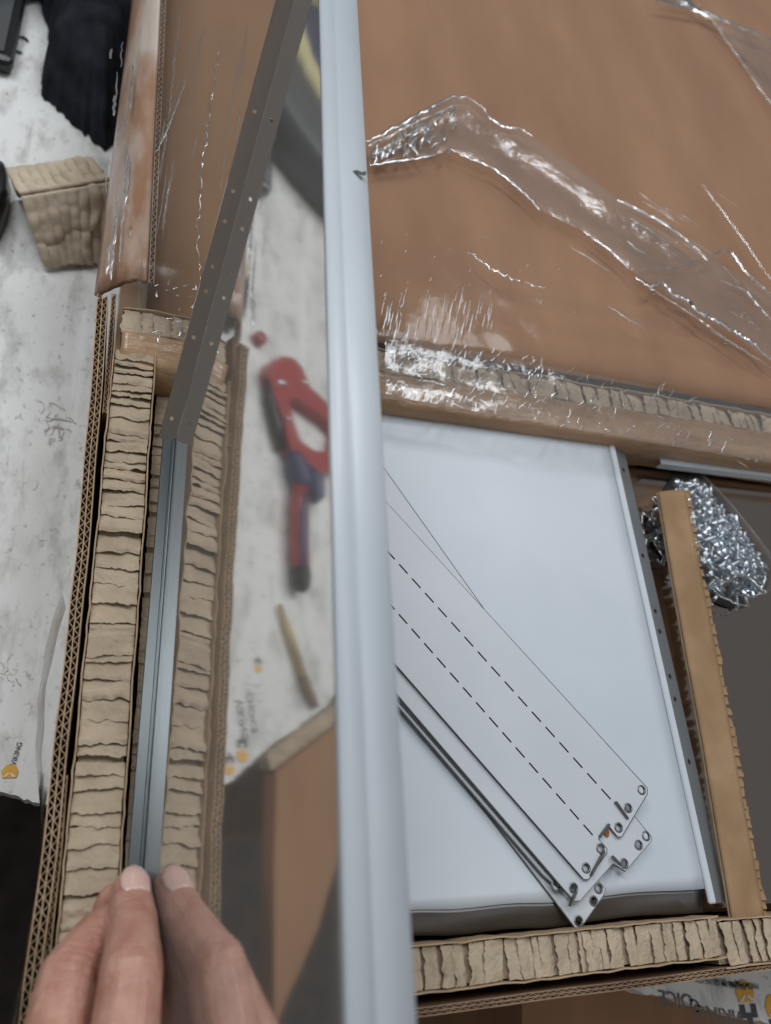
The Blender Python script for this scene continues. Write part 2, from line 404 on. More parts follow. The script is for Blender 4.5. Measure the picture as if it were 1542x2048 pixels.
# ------------------------------------------------------------------ white coated panels in the carton
wp = thing('white_panel', 'large pale blue-white coated sheet panel lying flat in the carton', 'panel', (.16, .1, -.09))
ZP = -.012
nx, ny = 30, 40; v = []; f = []
for j in range(ny+1):
    for i in range(nx+1):
        x = .046 + (.2725-.046)*i/nx; y = -.0090 + (.2335+.009)*j/ny
        if j == 0: y += .0022*nz(x*28, 1, 1)
        v.append((x, y, ZP + .0003*nz(x*14, y*14, 3)))
for j in range(ny):
    for i in range(nx): k = j*(nx+1)+i; f.append((k, k+1, k+nx+2, k+nx+1))
solid(mesh('face', v, f, M['white'], wp, True), .0009)
# near edge rolled down, darker grey metal
v = []; f = []; NS = 40
for i in range(NS+1):
    x = .046 + (.2725-.046)*i/NS; y0 = -.0092 + .0022*nz(x*28, 1, 1)
    for k in range(7):
        a = k/6; v.append((x, y0 + .0008 - .0100*a, ZP - .0014 - .0042*a - .0005*math.sin(x*60+a*3)*a))
for i in range(NS):
    for k in range(6): q = i*7+k; f.append((q, q+1, q+8, q+7))
solid(mesh('rolled_edge', v, f, M['edgesteel'], wp, True), .0009, 1)
# raised right lip and sloping side flange with holes
lo, hi = -.016, .2335
mesh('lip', *boxmesh((.2728, lo, ZP-.001), (.2768, hi, ZP+.0010)), M['white'], wp).modifiers.new('bevel', 'BEVEL').width = .0006
fr = frame_from(Vector((.2770, 0, ZP-.0006)), (0, 1, 0), (-.94, 0, .34))   # x along the edge, y up the slope
hs = []
for px, py in ((1265, 945), (1298, 1115), (1320, 1225), (1325, 1265), (1345, 1355), (1357, 1400), (1380, 1525)):
    y = U(px, py, -.016).y; hs.append(circ(y, -.0050, .0015, 10))
plate('side_flange', [(lo, -.0105), (hi-.006, -.0105), (hi-.003, -.009), (hi-.003, -.0005), (lo, -.0005)], hs, .0007, fr, M['flange'], wp)
box('support_board', (.052, -.012, -.095), (.270, .232, ZP-.0085), M['oldboard'], wp)

dp = thing('mirror_steel_panel', 'dark reflective bare steel panel lying under the screw bag', 'panel', (.4, .1, -.09))
ZD = -.030
box('face', (.2795, -.019, ZD-.001), (.62, .2385, ZD), M['darksteel'], dp)
box('support_board', (.285, -.017, -.095), (.60, .228, ZD-.0015), M['oldboard'], dp)
# upper channel: folded white lip along the far side
box('lip', (.313, .2260, ZD+.0120), (.62, .2315, ZD+.0132), M['white'], dp, .0003)
box('lip_wall', (.3085, .2320, ZD+.0003), (.62, .2330, ZD+.0134), M['steel'], dp)
box('lip_fold', (.313, .2255, ZD+.0075), (.62, .2259, ZD+.0130), M['white'], dp)

# ------------------------------------------------------------------ slotted white strips
def px_loop(pts, z): return [(U(x, y, z).x, U(x, y, z).y) for x, y in pts]
def slots(a, b, n, z, duty=.62, hw=.00040):
    A_ = U(*a, z); B_ = U(*b, z); d = (B_-A_); res = []; l = d.length; d.normalize(); nn = Vector((-d.y, d.x, 0))
    for k in range(n):
        s0 = l*(k+.12)/n; s1 = s0 + l*duty/n; p, q = A_+d*s0, A_+d*s1
        res.append([(v.x, v.y) for v in (p-nn*hw, q-nn*hw, q+d*hw+nn*0, q+nn*hw, p+nn*hw, p-d*hw)])
    return res
def hole(px, py, z, r=.00165): p = U(px, py, z); return circ(p.x, p.y, r, 14)
def strip_thing(label, z, outline, slot=None, holes=(), edge_shade=True):
    p = U(*outline[len(outline)//2], z)
    t = thing('slotted_strip', label, 'metal strip', (p.x, p.y, z), 'slotted white steel strips')
    plate('sheet', px_loop(outline, z), (slot or []) + [hole(*h, z) for h in holes], .0009, Matrix.Translation((0, 0, z)), M['strip'], t, M['cutedge_shade'])
    lp = px_loop(outline, z); v = []; f = []; n = len(lp)      # dark ribbon drawn as the strip's contact-shadow line
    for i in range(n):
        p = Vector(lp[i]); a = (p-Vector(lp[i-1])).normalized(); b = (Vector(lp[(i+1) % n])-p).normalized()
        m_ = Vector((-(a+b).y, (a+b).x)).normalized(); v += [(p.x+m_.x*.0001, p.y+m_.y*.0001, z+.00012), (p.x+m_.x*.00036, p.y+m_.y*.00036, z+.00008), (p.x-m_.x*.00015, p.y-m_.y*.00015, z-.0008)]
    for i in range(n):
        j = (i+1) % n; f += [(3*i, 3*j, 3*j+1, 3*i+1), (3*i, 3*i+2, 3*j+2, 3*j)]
    mesh('shadow_line', v, f, M['cutedge_shade'], t)
    for h in holes:   # pressed rim round each hole, open on the lower right
        q = U(*h, z); v = []; f = []; n = 16
        for i in range(n+1):
            a = 6.2832*i/n
            for rr, zz in ((.0015, .0001), (.0018, .0005), (.0023, .0001)):
                v.append((q.x+rr*math.cos(a), q.y+rr*math.sin(a), z+zz+.00005))
        for i in range(n):
            for k in range(2): w_ = i*3+k; f.append((w_, w_+3, w_+4, w_+1))
        mesh('hole_rim', v, f, M['rim'], t, True)
    return t
z = ZP+.0012
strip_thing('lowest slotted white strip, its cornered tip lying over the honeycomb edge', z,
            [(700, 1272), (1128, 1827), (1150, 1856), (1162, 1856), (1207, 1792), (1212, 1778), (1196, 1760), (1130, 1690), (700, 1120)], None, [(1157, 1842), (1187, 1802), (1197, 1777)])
z += .0014
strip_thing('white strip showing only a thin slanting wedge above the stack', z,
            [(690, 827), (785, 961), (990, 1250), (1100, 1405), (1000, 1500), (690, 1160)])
z += .0014
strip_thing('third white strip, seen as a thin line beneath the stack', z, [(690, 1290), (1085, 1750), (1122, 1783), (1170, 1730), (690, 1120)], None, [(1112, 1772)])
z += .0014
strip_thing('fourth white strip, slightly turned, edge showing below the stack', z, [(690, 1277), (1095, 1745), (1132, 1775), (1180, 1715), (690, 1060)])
z += .0015
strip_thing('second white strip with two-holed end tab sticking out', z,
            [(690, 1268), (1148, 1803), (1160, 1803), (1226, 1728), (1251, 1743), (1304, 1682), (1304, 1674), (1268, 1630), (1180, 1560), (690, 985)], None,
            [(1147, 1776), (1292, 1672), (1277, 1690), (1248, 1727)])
z += .0017
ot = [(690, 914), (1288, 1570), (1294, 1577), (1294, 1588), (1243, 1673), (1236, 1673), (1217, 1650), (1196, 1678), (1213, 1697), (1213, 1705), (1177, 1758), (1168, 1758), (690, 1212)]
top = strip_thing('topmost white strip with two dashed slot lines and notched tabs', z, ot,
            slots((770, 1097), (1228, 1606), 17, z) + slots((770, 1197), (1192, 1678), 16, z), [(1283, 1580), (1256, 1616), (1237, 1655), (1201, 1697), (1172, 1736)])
for a_, b_ in (((1229, 1604), (1254, 1638)), ((1206, 1703), (1180, 1752)), ((1222, 1713), (1240, 1730)), ((1150, 1784), (1138, 1812)), ((1216, 1649), (1198, 1674))):
    A_ = U(*a_, z); B_ = U(*b_, z); d = (B_-A_).normalized(); n_ = Vector((-d.y, d.x, 0))*.0005
    mesh('tab', [A_-n_, B_-n_, B_+n_, A_+n_] + [q_+Vector((0, 0, .0016)) for q_ in (A_-n_, B_-n_*.6, B_+n_*.6, A_+n_)], [(0,3,2,1),(4,5,6,7),(0,1,5,4),(1,2,6,5),(2,3,7,6),(3,0,4,7)], M['rim'], top)  # dark gaps at the notches, drawn as thin upright plates
p = U(1216, 1664, z); mesh('rust_spot', [(p.x+.0014*math.cos(a)*(1+.4*nz(a*2, 0, 0)), p.y+.0022*math.sin(a), z-.0010) for a in [k*.6 for k in range(10)]], [tuple(range(10))], M['rust'], top)

# ------------------------------------------------------------------ screw bag and narrow kraft strip
random.seed(21)
def screw_mesh():
    bm = bmesh.new(); n = 10
    prof = [(0, .0013), (.0012, .0012), (.0021, .0006), (.0022, 0), (.0010, -.0002), (.0009, -.0010), (.00115, -.0014), (.0009, -.0018), (.00115, -.0022), (.0009, -.0026), (.00115, -.0030), (.0009, -.0034), (.00115, -.0038), (.0009, -.0042), (.0010, -.0058), (0, -.0068)]
    rings = [[bm.verts.new((r*math.cos(6.2832*i/n), r*math.sin(6.2832*i/n), zz)) for i in range(n)] if r else [bm.verts.new((0, 0, zz))] for r, zz in prof]
    for a, b in zip(rings, rings[1:]):
        for i in range(n):
            if len(a) == 1: bm.faces.new((a[0], b[i], b[(i+1) % n]))
            elif len(b) == 1: bm.faces.new((a[i], b[0], a[(i+1) % n]))
            else: bm.faces.new((a[i], b[i], b[(i+1) % n], a[(i+1) % n]))
    me = bpy.data.meshes.new('screw'); bm.normal_update(); bm.to_mesh(me); bm.free(); me.materials.append(M['screw'])
    for p in me.polygons: p.use_smooth = True
    return me
sm = screw_mesh(); sm.transform(Matrix.Scale(1.4, 4))
def inside(p, poly):
    c = False; j = len(poly)-1
    for i in range(len(poly)):
        if (poly[i][1] > p[1]) != (poly[j][1] > p[1]) and p[0] < (poly[j][0]-poly[i][0])*(p[1]-poly[i][1])/(poly[j][1]-poly[i][1])+poly[i][0]: c = not c
        j = i
    return c
right = [(1352, 965), (1400, 962), (1450, 1015), (1500, 1085), (1530, 1130), (1522, 1180), (1470, 1190), (1420, 1178), (1405, 1120), (1380, 1040)]
left = [(1304, 1035), (1325, 1005), (1345, 1010), (1350, 1100), (1335, 1110), (1312, 1080)]
def edge_d(p, poly): 
    return min((Vector(p)-Vector(poly[i]).lerp(Vector(poly[(i+1) % len(poly)]), k/6)).length for i in range(len(poly)) for k in range(6))
def put(poly, n, first):
    lo = [min(q[k] for q in poly) for k in (0, 1)]; hi = [max(q[k] for q in poly) for k in (0, 1)]; made = []
    tries = 0
    while len(made) < n and tries < 9000:
        tries += 1
        p = (rnd(lo[0], hi[0]), rnd(lo[1], hi[1]))
        if not inside(p, poly): continue
        h = min(1, edge_d(p, poly)/35)
        z = ZD + .0045 + .008*h*rnd(.25, 1)
        q = U(*p, z)
        if any((q-m_).length < .0034 for m_ in made): continue
        made.append(q)
        o = bpy.data.objects.new('screw', sm); COL.objects.link(o); o.location = q
        o.rotation_euler = (rnd(.1, 2.0), rnd(-.5, .5), rnd(0, 6.28))
        tag(o, 'small zinc screw inside the clear plastic bag', 'screw', 'screws in the plastic bag')
put(right, 175, True); put(left, 24, False)
q = U(1310, 1035, ZD+.013)
rg = []
nb = thing('steel_washer', 'bright round washer at the bag end beside the white panel flange', 'washer', tuple(q))
v = []; f = []
for i in range(24):
    a = 6.2832*i/24
    for rr, zz in ((.0014, .0005), (.0034, .0005), (.0034, -.0003), (.0014, -.0003)): v.append((q.x+rr*math.cos(a), q.y+rr*math.sin(a), q.z+zz+rr*math.sin(a)*.2))
for i in range(24):
    for k in range(4): f.append((i*4+k, ((i+1) % 24)*4+k, ((i+1) % 24)*4+(k+1) % 4, i*4+(k+1) % 4))
mesh('ring', v, f, M['steel2'], nb)
# the bag: a clear pillow
bagpoly = [(1345, 950), (1405, 948), (1460, 1005), (1520, 1080), (1556, 1130), (1540, 1185), (1505, 1192), (1495, 1215), (1450, 1214), (1420, 1200), (1385, 1170), (1340, 1130), (1308, 1095), (1290, 1050), (1315, 1000)]
bg_ = thing('plastic_bag', 'clear plastic bag full of small screws on the steel panel', 'bag', tuple(U(1430, 1090, ZD)))
cx, cy = 1420, 1080; nr, na = 14, 72; v = []; f = []
def bag_r(a):
    d = Vector((math.cos(a), math.sin(a))); best = 300
    for i in range(len(bagpoly)):
        A_ = Vector(bagpoly[i])-Vector((cx, cy)); B_ = Vector(bagpoly[(i+1) % len(bagpoly)])-Vector((cx, cy)); e_ = B_-A_
        den = d.x*e_.y-d.y*e_.x
        if abs(den) < 1e-9: continue
        t = (A_.x*e_.y-A_.y*e_.x)/den; s = (A_.x*d.y-A_.y*d.x)/den
        if t > 0 and -1e-6 <= s <= 1+1e-6: best = min(best, t)
    return best
for side in (1, 0):
    for i in range(nr+1):
        for j in range(na):
            a = 6.2832*j/na; rr = bag_r(a)*(i/nr); x = cx+rr*math.cos(a); y = cy+rr*math.sin(a)
            h = (1-(i/nr)**3)
            zz = ZD+.0012+ (.0175*h + .0016*nz(x*.05, y*.05, 3)*min(1, h*3)+.0012*nz(x*.13, y*.13, 5)*min(1, h*3+.3) if side else 0)
            zz = max(zz, ZD+.0006)
            q = U(x, y, zz); v.append(q)
n1 = (nr+1)*na
for s in (0, 1):
    for i in range(nr):
        for j in range(na):
            k = s*n1+i*na+j; k2 = s*n1+i*na+(j+1) % na; f.append((k, k2, k2+na, k+na))
mesh('film', v, f, M['bag'], bg_, True)
def crease_mesh(name, lines, parent, z=None, mat_='crease', wd=.0010):
    """thin raised folds of film following polylines of world points"""
    v = []; f = []
    for ln, w_ in lines:
        n = len(ln)
        for i, p in enumerate(ln):
            a = ln[max(0, i-1)]; b = ln[min(n-1, i+1)]; d = (b-a); d.z = 0
            if d.length < 1e-7: d = Vector((1, 0, 0))
            d.normalize(); s = Vector((-d.y, d.x, 0)); k0 = len(v); ww = w_*(.35+.65*math.sin(math.pi*min(1, max(0, (i+.4)/(n-.2)))))*(1+.5*nz(p.x*400, p.y*400, 1))
            for k in range(7):
                t = math.pi*k/6; v.append(p + s*(-math.cos(t)*ww) + Vector((0, 0, math.sin(t)*ww*.55)))
            if i:
                for k in range(6): f.append((k0-7+k, k0+k, k0+k+1, k0-6+k))
    o = mesh(name, v, f, M[mat_], parent, True); return o
def pxline(pts, z, jit=.0006, step=5):
    res = []
    for (x0, y0), (x1, y1) in zip(pts, pts[1:]):
        n = max(1, int(math.hypot(x1-x0, y1-y0)/step))
        for k in range(n):
            q = U(x0+(x1-x0)*k/n, y0+(y1-y0)*k/n, z); res.append(q+Vector((rnd(-jit, jit), rnd(-jit, jit), rnd(-jit, jit)*.5)))
    res.append(U(*pts[-1], z)); return res
zb_ = ZD+.006
for ln_ in [(pxline([(1405, 948), (1460, 1005), (1520, 1080), (1556, 1130)], zb_, .0002), .0005), (pxline([(1420, 1172), (1440, 1192), (1480, 1210), (1500, 1212)], zb_+.003, .0004), .0009),
                     (pxline([(1500, 1160), (1535, 1185), (1500, 1195)], zb_+.004), .0008), (pxline([(1308, 1085), (1325, 1110), (1345, 1125)], zb_), .0009), (pxline([(1440, 1170), (1480, 1150), (1520, 1165)], zb_+.009), .0009),
                     (pxline([(1380, 958), (1430, 1010), (1490, 1090)], zb_+.008), .0004)]: crease_mesh('seam', [ln_], bg_)

ks = thing('kraft_strip', 'narrow tan kraft strip with ragged honeycomb edge lying across the screw bag', 'packing strip', tuple(U(1400, 1400, ZD)))
zk = -.0105
top_l = [(1317, 983), (1345, 1150), (1372, 1300), (1405, 1480), (1435, 1660), (1467, 1852)]
top_r = [(1370, 978), (1399, 1130), (1432, 1300), (1465, 1480), (1497, 1660), (1530, 1838)]
v = []; f = []
def lerp_list(l, t):
    t = t*(len(l)-1); i = min(int(t), len(l)-2); return Vector(l[i]).lerp(Vector(l[i+1]), t-i)
NK = 60
for i in range(NK+1):
    A_ = lerp_list(top_l, i/NK); B_ = lerp_list(top_r, i/NK)
    zc = zk
    for k in range(9):
        t = k/8; x, y = A_.lerp(B_, t); q = U(x, y, zc + .0007*math.sin(math.pi*t*1.5) + .0004*nz(i*.4, k*.4, 3) + (.0006*nz(i*1.5, 3, 3) if k == 8 else 0)); v.append(q)
for i in range(NK):
    for k in range(8): q = i*9+k; f.append((q, q+9, q+10, q+1))
solid(mesh('top_liner', v, f, M['kstrip'], ks, True), .0008)
v2 = [(p[0], p[1], p[2]-.0020) for p in v]
solid(mesh('bottom_liner', v2, f, M['liner'], ks, True), .0008)
random.seed(5)
i = 0; NC = 44
for c_ in range(NC):
    t0 = (c_+rnd(-.2, .2))/NC; t1 = (c_+.92+rnd(-.1, .12))/NC
    t0 = max(0, t0); t1 = min(1, t1)
    A_ = lerp_list(top_r, t0); B_ = lerp_list(top_r, t1); D_ = lerp_list(top_l, t0)
    e1 = rnd(5, 11); vv = []; ff = []
    for k in range(5):
        t = k/4; x, y = A_.lerp(B_, t)
        for j in range(5):
            u = j/4; d_ = (1-u)*-14 + u*e1*(.92+.12*math.sin(t*5+c_)); zz = zk - .0009 - .0018*u*u - .0012*math.sin(3.14*t)*u - .0012*(1-t)
            vv.append(U(x+d_, y+2*u, zz))
    for k in range(4):
        for j in range(4): q = k*5+j; ff.append((q, q+5, q+6, q+1))
    solid(mesh('paper_cell', vv, ff, M['kstrip'], ks), .0004)
v = []
for zz in (zk-.0019, zk-.0010):
    for x, y in ((1325, 990), (1363, 988), (1522, 1830), (1474, 1845)): q = U(x, y, zk); v.append((q.x, q.y, zz))
mesh('core', v, [(0,1,2,3),(4,5,6,7),(0,1,5,4),(1,2,6,5),(2,3,7,6),(3,0,4,7)], M['flute'], ks)

# ------------------------------------------------------------------ far cover board, its side wall and outward flap
cv = thing('cover_tray', 'brown cardboard cover tray wrapped in clear stretch film beyond the white panel', 'box', (.3, .6, -.09))
v = []; f = []; nx, ny = 60, 100
for j in range(ny+1):
    for i in range(nx+1):
        x = .105+(1.0-.105)*i/nx; y0 = .2735-.018*(x+.007); y = y0 + (1.35-y0)*(j/ny)**1.6
        d = y-y0
        z = .0055 + .0016*math.sin(min(d/.05, 1)*6.0)*math.exp(-d*18) - .005*math.exp(-d/.004) + .0012*nz(x*5, y*5, 2) + .0007*nz(x*3, y*28, 4)*math.exp(-d*9)
        for d0, a0_ in ((.022+.01*x, .0026), (.050-.012*x, .0022), (.105+.02*x, .0012), (.135-.03*x, .0008)): z -= a0_*math.exp(-((d-d0)/.0028)**2)
        v.append((x, y, z))
for j in range(ny):
    for i in range(nx): k = j*(nx+1)+i; f.append((k, k+1, k+nx+2, k+nx+1))
solid(mesh('panel', v, f, M['kraft'], cv, True), .004)
box('core', (.108, .285, -.105), (.95, 1.3, -.004), M['oldboard'], cv)
v = []; f = []
for j in range(41):
    for i in range(13):
        x = .0070+.098*i/12; y = .272+.83*j/40; x = x - .0233*(y-.276)*(1-i/12); v.append((x, y, -.034+.0012*nz(x*12, y*9, 1)))
for j in range(40):
    for i in range(12): k = j*13+i; f.append((k, k+1, k+14, k+13))
M['brown'], _, _ = varied(mat('dark_brown_board', (.27, .165, .085), .7, spec=.3), (.225, .122, .060), (.29, .165, .085), 9, (1, .5, 1), bump=.25, bscale=260)
solid(mesh('tray_floor', v, f, M['brown'], cv, True), .004)
# side wall along the left, cut edge on top
def rim(t): y = 1.1 - t; return (.0040 - .016*(y-.276)/.24*.35, y)
wr = thing('side_wall', None, None, (.0, .5, -.09)); wr.parent = cv; wr.location = Vector((0, .5, -.09)) - Vector(cv.location)
corrugated(wr, (rim, .824), -.10, .0125, rows=1, h=.0022, pitch=.0045, cols=('oldboard', 'flute', 'oldboard'))
# outward flap hanging from the rim
v = []; f = []; nx, ny = 14, 60
for j in range(ny+1):
    t = j/ny; y = .2765 + (1.1-.2765)*t
    xr = .0036 - .016*(y-.276)/.24*.35
    wl_ = .0225 - .008*min(1, t*3.5)
    for i in range(nx+1):
        s = i/nx
        z = .0122 - .016*s*s - .006*s + .0012*nz(s*3, y*20, 8) + .0006*nz(s*8, y*60, 3)
        x = xr - wl_*s
        yy = y + (.004*s if j == 0 else 0) + (.0015*nz(s*6, 3, 3) if j == 0 else 0)
        v.append((x, yy, z))
for j in range(ny):
    for i in range(nx): k = j*(nx+1)+i; f.append((k, k+1, k+nx+2, k+nx+1))
m, r, mp = varied(mat('taped_flap', (.4, .2, .11), .28, spec=.6), (.36, .195, .115), (.60, .50, .44), 26, (1, .4, 1), lo=.44, hi=.60, bump=.7, bscale=70, bdist=.002); M['flap'] = m  # pale patches paint the film's shine into the flap colour
solid(mesh('flap', v, f, M['flap'], cv, True), .003)

# stretch film over the cover tray
sf = thing('stretch_film', 'clear wrinkled stretch film pulled over the brown cover tray', 'film', (.3, .6, .006))
nx, ny = 150, 130; v = []; f = []
for j in range(ny+1):
    for i in range(nx+1):
        x = -.001+(.95)*i/nx; yb = .2500-.018*(x+.007)
        y = yb + (1.15-yb)*(j/ny)**1.5; d = y-yb
        rimup = .006*max(0, 1-(x+.001)/.05)*min(1, max(0, (d-.02)/.02))
        z = .0040 + .0062*min(1, d/.022) + rimup + .0015*nz(x*9, y*9, 6)*min(1, d/.05) + .0002*nz(x*55, y*55, 2) + .0006*nz(x*120, y*30, 8)*math.exp(-d*22)
        v.append((x, y, z))
for j in range(ny):
    for i in range(nx): k = j*(nx+1)+i; f.append((k, k+1, k+nx+2, k+nx+1))
mesh('film', v, f, M['film'], sf, True)
random.seed(31)
zf = .0155; C_ = []
def add(pts, w_=.0010, jit=.0005, step=6, z=zf): C_.append((pxline(pts, z, jit, step), w_))
add([(735, 282), (800, 250), (870, 212), (905, 194), (935, 194)], .0016, .0008)
add([(930, 192), (965, 214), (982, 238), (1005, 254), (1045, 258), (1064, 272)], .0013)
add([(738, 331), (800, 322), (868, 312)], .0013); add([(738, 292), (840, 240), (925, 205)], .0007)
add([(900, 298), (940, 317), (985, 336), (1030, 371), (1065, 402), (1078, 420)], .0010)
add([(1235, 400), (1300, 432), (1358, 468), (1398, 502), (1415, 522)], .0014); add([(1250, 405), (1330, 446), (1400, 500)], .0012)
add([(1165, 462), (1215, 497), (1258, 538)], .0009)
add([(1415, 520), (1440, 500), (1465, 506), (1490, 545), (1542, 588), (1580, 610)], .0012)
add([(1270, 556), (1300, 575), (1325, 563), (1345, 590), (1375, 600), (1390, 620), (1430, 640), (1500, 682), (1560, 735)], .0017, .0011)
add([(1280, 540), (1350, 536), (1420, 512)], .0006); add([(1310, 5), (1400, 20), (1460, 46), (1560, 86)], .0020)
add([(1395, 5), (1430, 50), (1475, 110), (1510, 165), (1560, 230)], .0006); add([(1420, 660), (1470, 690), (1542, 735)], .0009)
add([(1290, 570), (1400, 640), (1470, 690)], .0008); add([(1440, 560), (1490, 580), (1542, 640)], .0009)
add([(935, 500), (985, 540), (1030, 560), (1090, 575)], .0006, .0012); add([(1405, 370), (1480, 470), (1542, 560)], .0005)
for k in range(46):   # crinkled patch between the two upper folds
    x = rnd(742, 905); y = rnd(325 - (x-742)*.10, 290 - (x-742)*.48+16) if x < 900 else 260
    l = rnd(10, 34); a = rnd(-1.9, -.6); add([(x, y), (x+l*.5*math.cos(a)+rnd(-5, 5), y+l*.5*math.sin(a)), (x+l*math.cos(a), y+l*math.sin(a))], rnd(.0006, .0014), .0008, 5)
for k in range(46):   # short fine tension lines
    x = rnd(768, 985); y = rnd(575, 655); l = rnd(10, 48); add([(x, y), (x-l*.22, y+l)], rnd(.00025, .0005), .0001, 8)
for k in range(14):
    x = rnd(1080, 1500); y = rnd(380, 640); l = rnd(30, 90); add([(x, y), (x+l*.5, y+l*.30+rnd(-4, 4)), (x+l, y+l*.62)], rnd(.0002, .0005), .0003, 7)
for k in range(26):
    x = rnd(760, 1150); y = rnd(440, 640); l = rnd(3, 9); add([(x, y), (x-l*.3, y+l)], .0003, .0001, 3)
for k in range(170):  # crinkle over the honeycomb and the tape
    t = rnd(0, 1)**1.6; x = 772 + 760*t; yc = 690 + (x-772)*.195; y = yc + rnd(-6, 105) - 8
    l = rnd(6, 26); a = rnd(-1.35, -.55) if rnd(0, 1) < .75 else rnd(-.1, .5)
    add([(x, y), (x+l*math.cos(a)*.6+rnd(-3, 3), y+l*math.sin(a)*.6), (x+l*math.cos(a), y+l*math.sin(a)+rnd(-3, 3))], rnd(.0003, .0008), .0004, 5, .0075)
for k in range(60):
    x = rnd(770, 1110); y = 690 + (x-772)*.16 + rnd(-20, 25); l = rnd(5, 18); a = rnd(-1.5, -.5)
    add([(x, y), (x+l*math.cos(a), y+l*math.sin(a))], rnd(.0003, .0009), .0004, 4, .009)
add([(372, 160), (352, 215), (330, 270), (313, 304)], .0006, .0002); add([(330, 240), (320, 290)], .0004, .0002)
add([(445, 60), (430, 140), (415, 250), (400, 380), (395, 460), (402, 560)], .0004, .0010); add([(360, 20), (345, 160), (330, 300)], .0004)
for k in range(16):
    x = rnd(312, 500); y = rnd(0, 330); l = rnd(60, 240); add([(x, y), (x-l*.10+rnd(-6, 6), y+l*.5), (x-l*.16, y+l)], rnd(.0002, .0004), .0003, 9, .012)
for k in range(22):
    y = rnd(60, 540); x = 292 - y*.02 - rnd(6, 70); l = rnd(20, 110); add([(x, y), (x-l*.06, y+l)], rnd(.0003, .0009), .0004, 7, .010)
for k in range(34):
    x = rnd(305, 470); y = rnd(565, 690); l = rnd(5, 16); a = rnd(-1.6, .2); add([(x, y), (x+l*math.cos(a), y+l*math.sin(a))], rnd(.0003, .0008), .0004, 4, .012)
def band(a, b, z=.0118):
    n = 40; v = []; f = []
    for i in range(n+1):
        p = lerp_list(a, i/n); q = lerp_list(b, i/n)
        for k in range(9):
            x, y = p.lerp(q, k/8); w_ = U(x, y, z); v.append(w_ + Vector((0, 0, .0012*nz(w_.x*60, w_.y*60, 2) + .0005*nz(w_.x*200, w_.y*200, 5) + .0010*math.sin(k/8*9))))
    for i in range(n):
        for k in range(8): q = i*9+k; f.append((q, q+1, q+10, q+9))
    mesh('film_layer', v, f, M['layer'], sf, True)
band([(735, 282), (870, 212), (930, 194), (985, 240), (1064, 272), (1240, 402), (1400, 502), (1580, 610)], [(738, 331), (868, 312), (900, 298), (985, 336), (1078, 420), (1165, 462), (1280, 556), (1560, 735)])
band([(1310, 0), (1400, 18), (1460, 44), (1580, 92)], [(1380, 0), (1430, 50), (1510, 165), (1580, 260)])
band([(770, 668), (1000, 712), (1300, 772), (1560, 822)], [(770, 790), (1000, 832), (1300, 885), (1560, 930)], .0085)
o = crease_mesh('crease', C_, sf)
o['kind'] = 'stuff'

# loose film hanging on the outside of the left wall
lf = thing('film_scrap', 'clear film scrap hanging on the outside of the carton wall by the hand', 'film', (-.024, .05, -.06))
v = []; f = []
for j in range(41):
    y = .13 - .17*j/40
    for i in range(9):
        t = i/8; v.append((wallx(.272-y)[0] - .0008 - .010*math.sin(t*2.2)*(.5+.5*math.sin(j*.16)) - .0012*nz(y*60, t*3, 1), y, .002-.055*t))
for j in range(40):
    for i in range(8): k = j*9+i; f.append((k, k+1, k+10, k+9))
mesh('film', v, f, M['bag'], lf, True)

# ------------------------------------------------------------------ the polished panel held upright
TH = R_(16); YW = R_(1.0); ZB = .002
Q = U(311, 1420, ZB)
E_ = Vector((math.sin(YW), math.cos(YW), 0)); SIDE = Vector((E_.y, -E_.x, 0))
NM = -SIDE*math.cos(TH) + Vector((0, 0, 1))*math.sin(TH)
UM = NM.cross(E_); UM = UM if UM.z > 0 else -UM
def hit(px, py):
    r = RM @ Vector((px-771, py-1024, F_PX)); h = CAM + r*((Q-CAM).dot(NM)/r.dot(NM)); return (h-Q).dot(E_), (h-Q).dot(UM)
def MW(s, u, n=0.0): return Q + E_*s + UM*u + NM*n
def mirrored(px, py, z):
    r = RM @ Vector((px-771, py-1024, F_PX)); s, u = hit(px, py); h = MW(s, u); r2 = r - NM*(2*r.dot(NM)); return h + r2*((z-h.z)/r2.z)
s0 = hit(353, 880)[0]; ut = hit(660, 1000)[1]
pa = hit(400, 700); pb = hit(555, 125)
sl = (pb[0]-pa[0])/(pb[1]-pa[1]); st = s0 + sl*ut
SN = -.19
mp_ = thing('polished_panel', 'upright polished steel panel with punched lips, gripped by the hand', 'panel', tuple(Q))
fm = Matrix((E_, UM, E_.cross(UM))).transposed().to_4x4(); fm.translation = Q
if E_.cross(UM).dot(NM) < 0: fm = Matrix((E_, UM, E_.cross(UM))).transposed().to_4x4(); fm.translation = Q - NM*.0008
plate('face', [(SN, .0005), (s0, .0005), (st, ut), (SN, ut)], [], .0008, fm, M['mirror'], mp_)
print('mirror', s0, st, ut, sl, fm.to_3x3().determinant(), E_.cross(UM).dot(NM))
for px, py, sz in ((485, 1497, .0075), (460, 1528, .006), (515, 1330, .005)):
    p = mirrored(px, py, ZT); logo(p.x, p.y, sz, R_(175))
p = mirrored(490, 1440, ZT); text('ViKING', p.x, p.y, .0080, R_(-105)); p = mirrored(508, 1425, ZT); text('CHOICE', p.x, p.y, .0070, R_(-105))
p = mirrored(620, 840, ZT); text('CHOICE', p.x, p.y, .006, R_(10))
p = mirrored(505, 1390, ZT); scribble(p.x, p.y, .010, 12, 'scuff', 5)
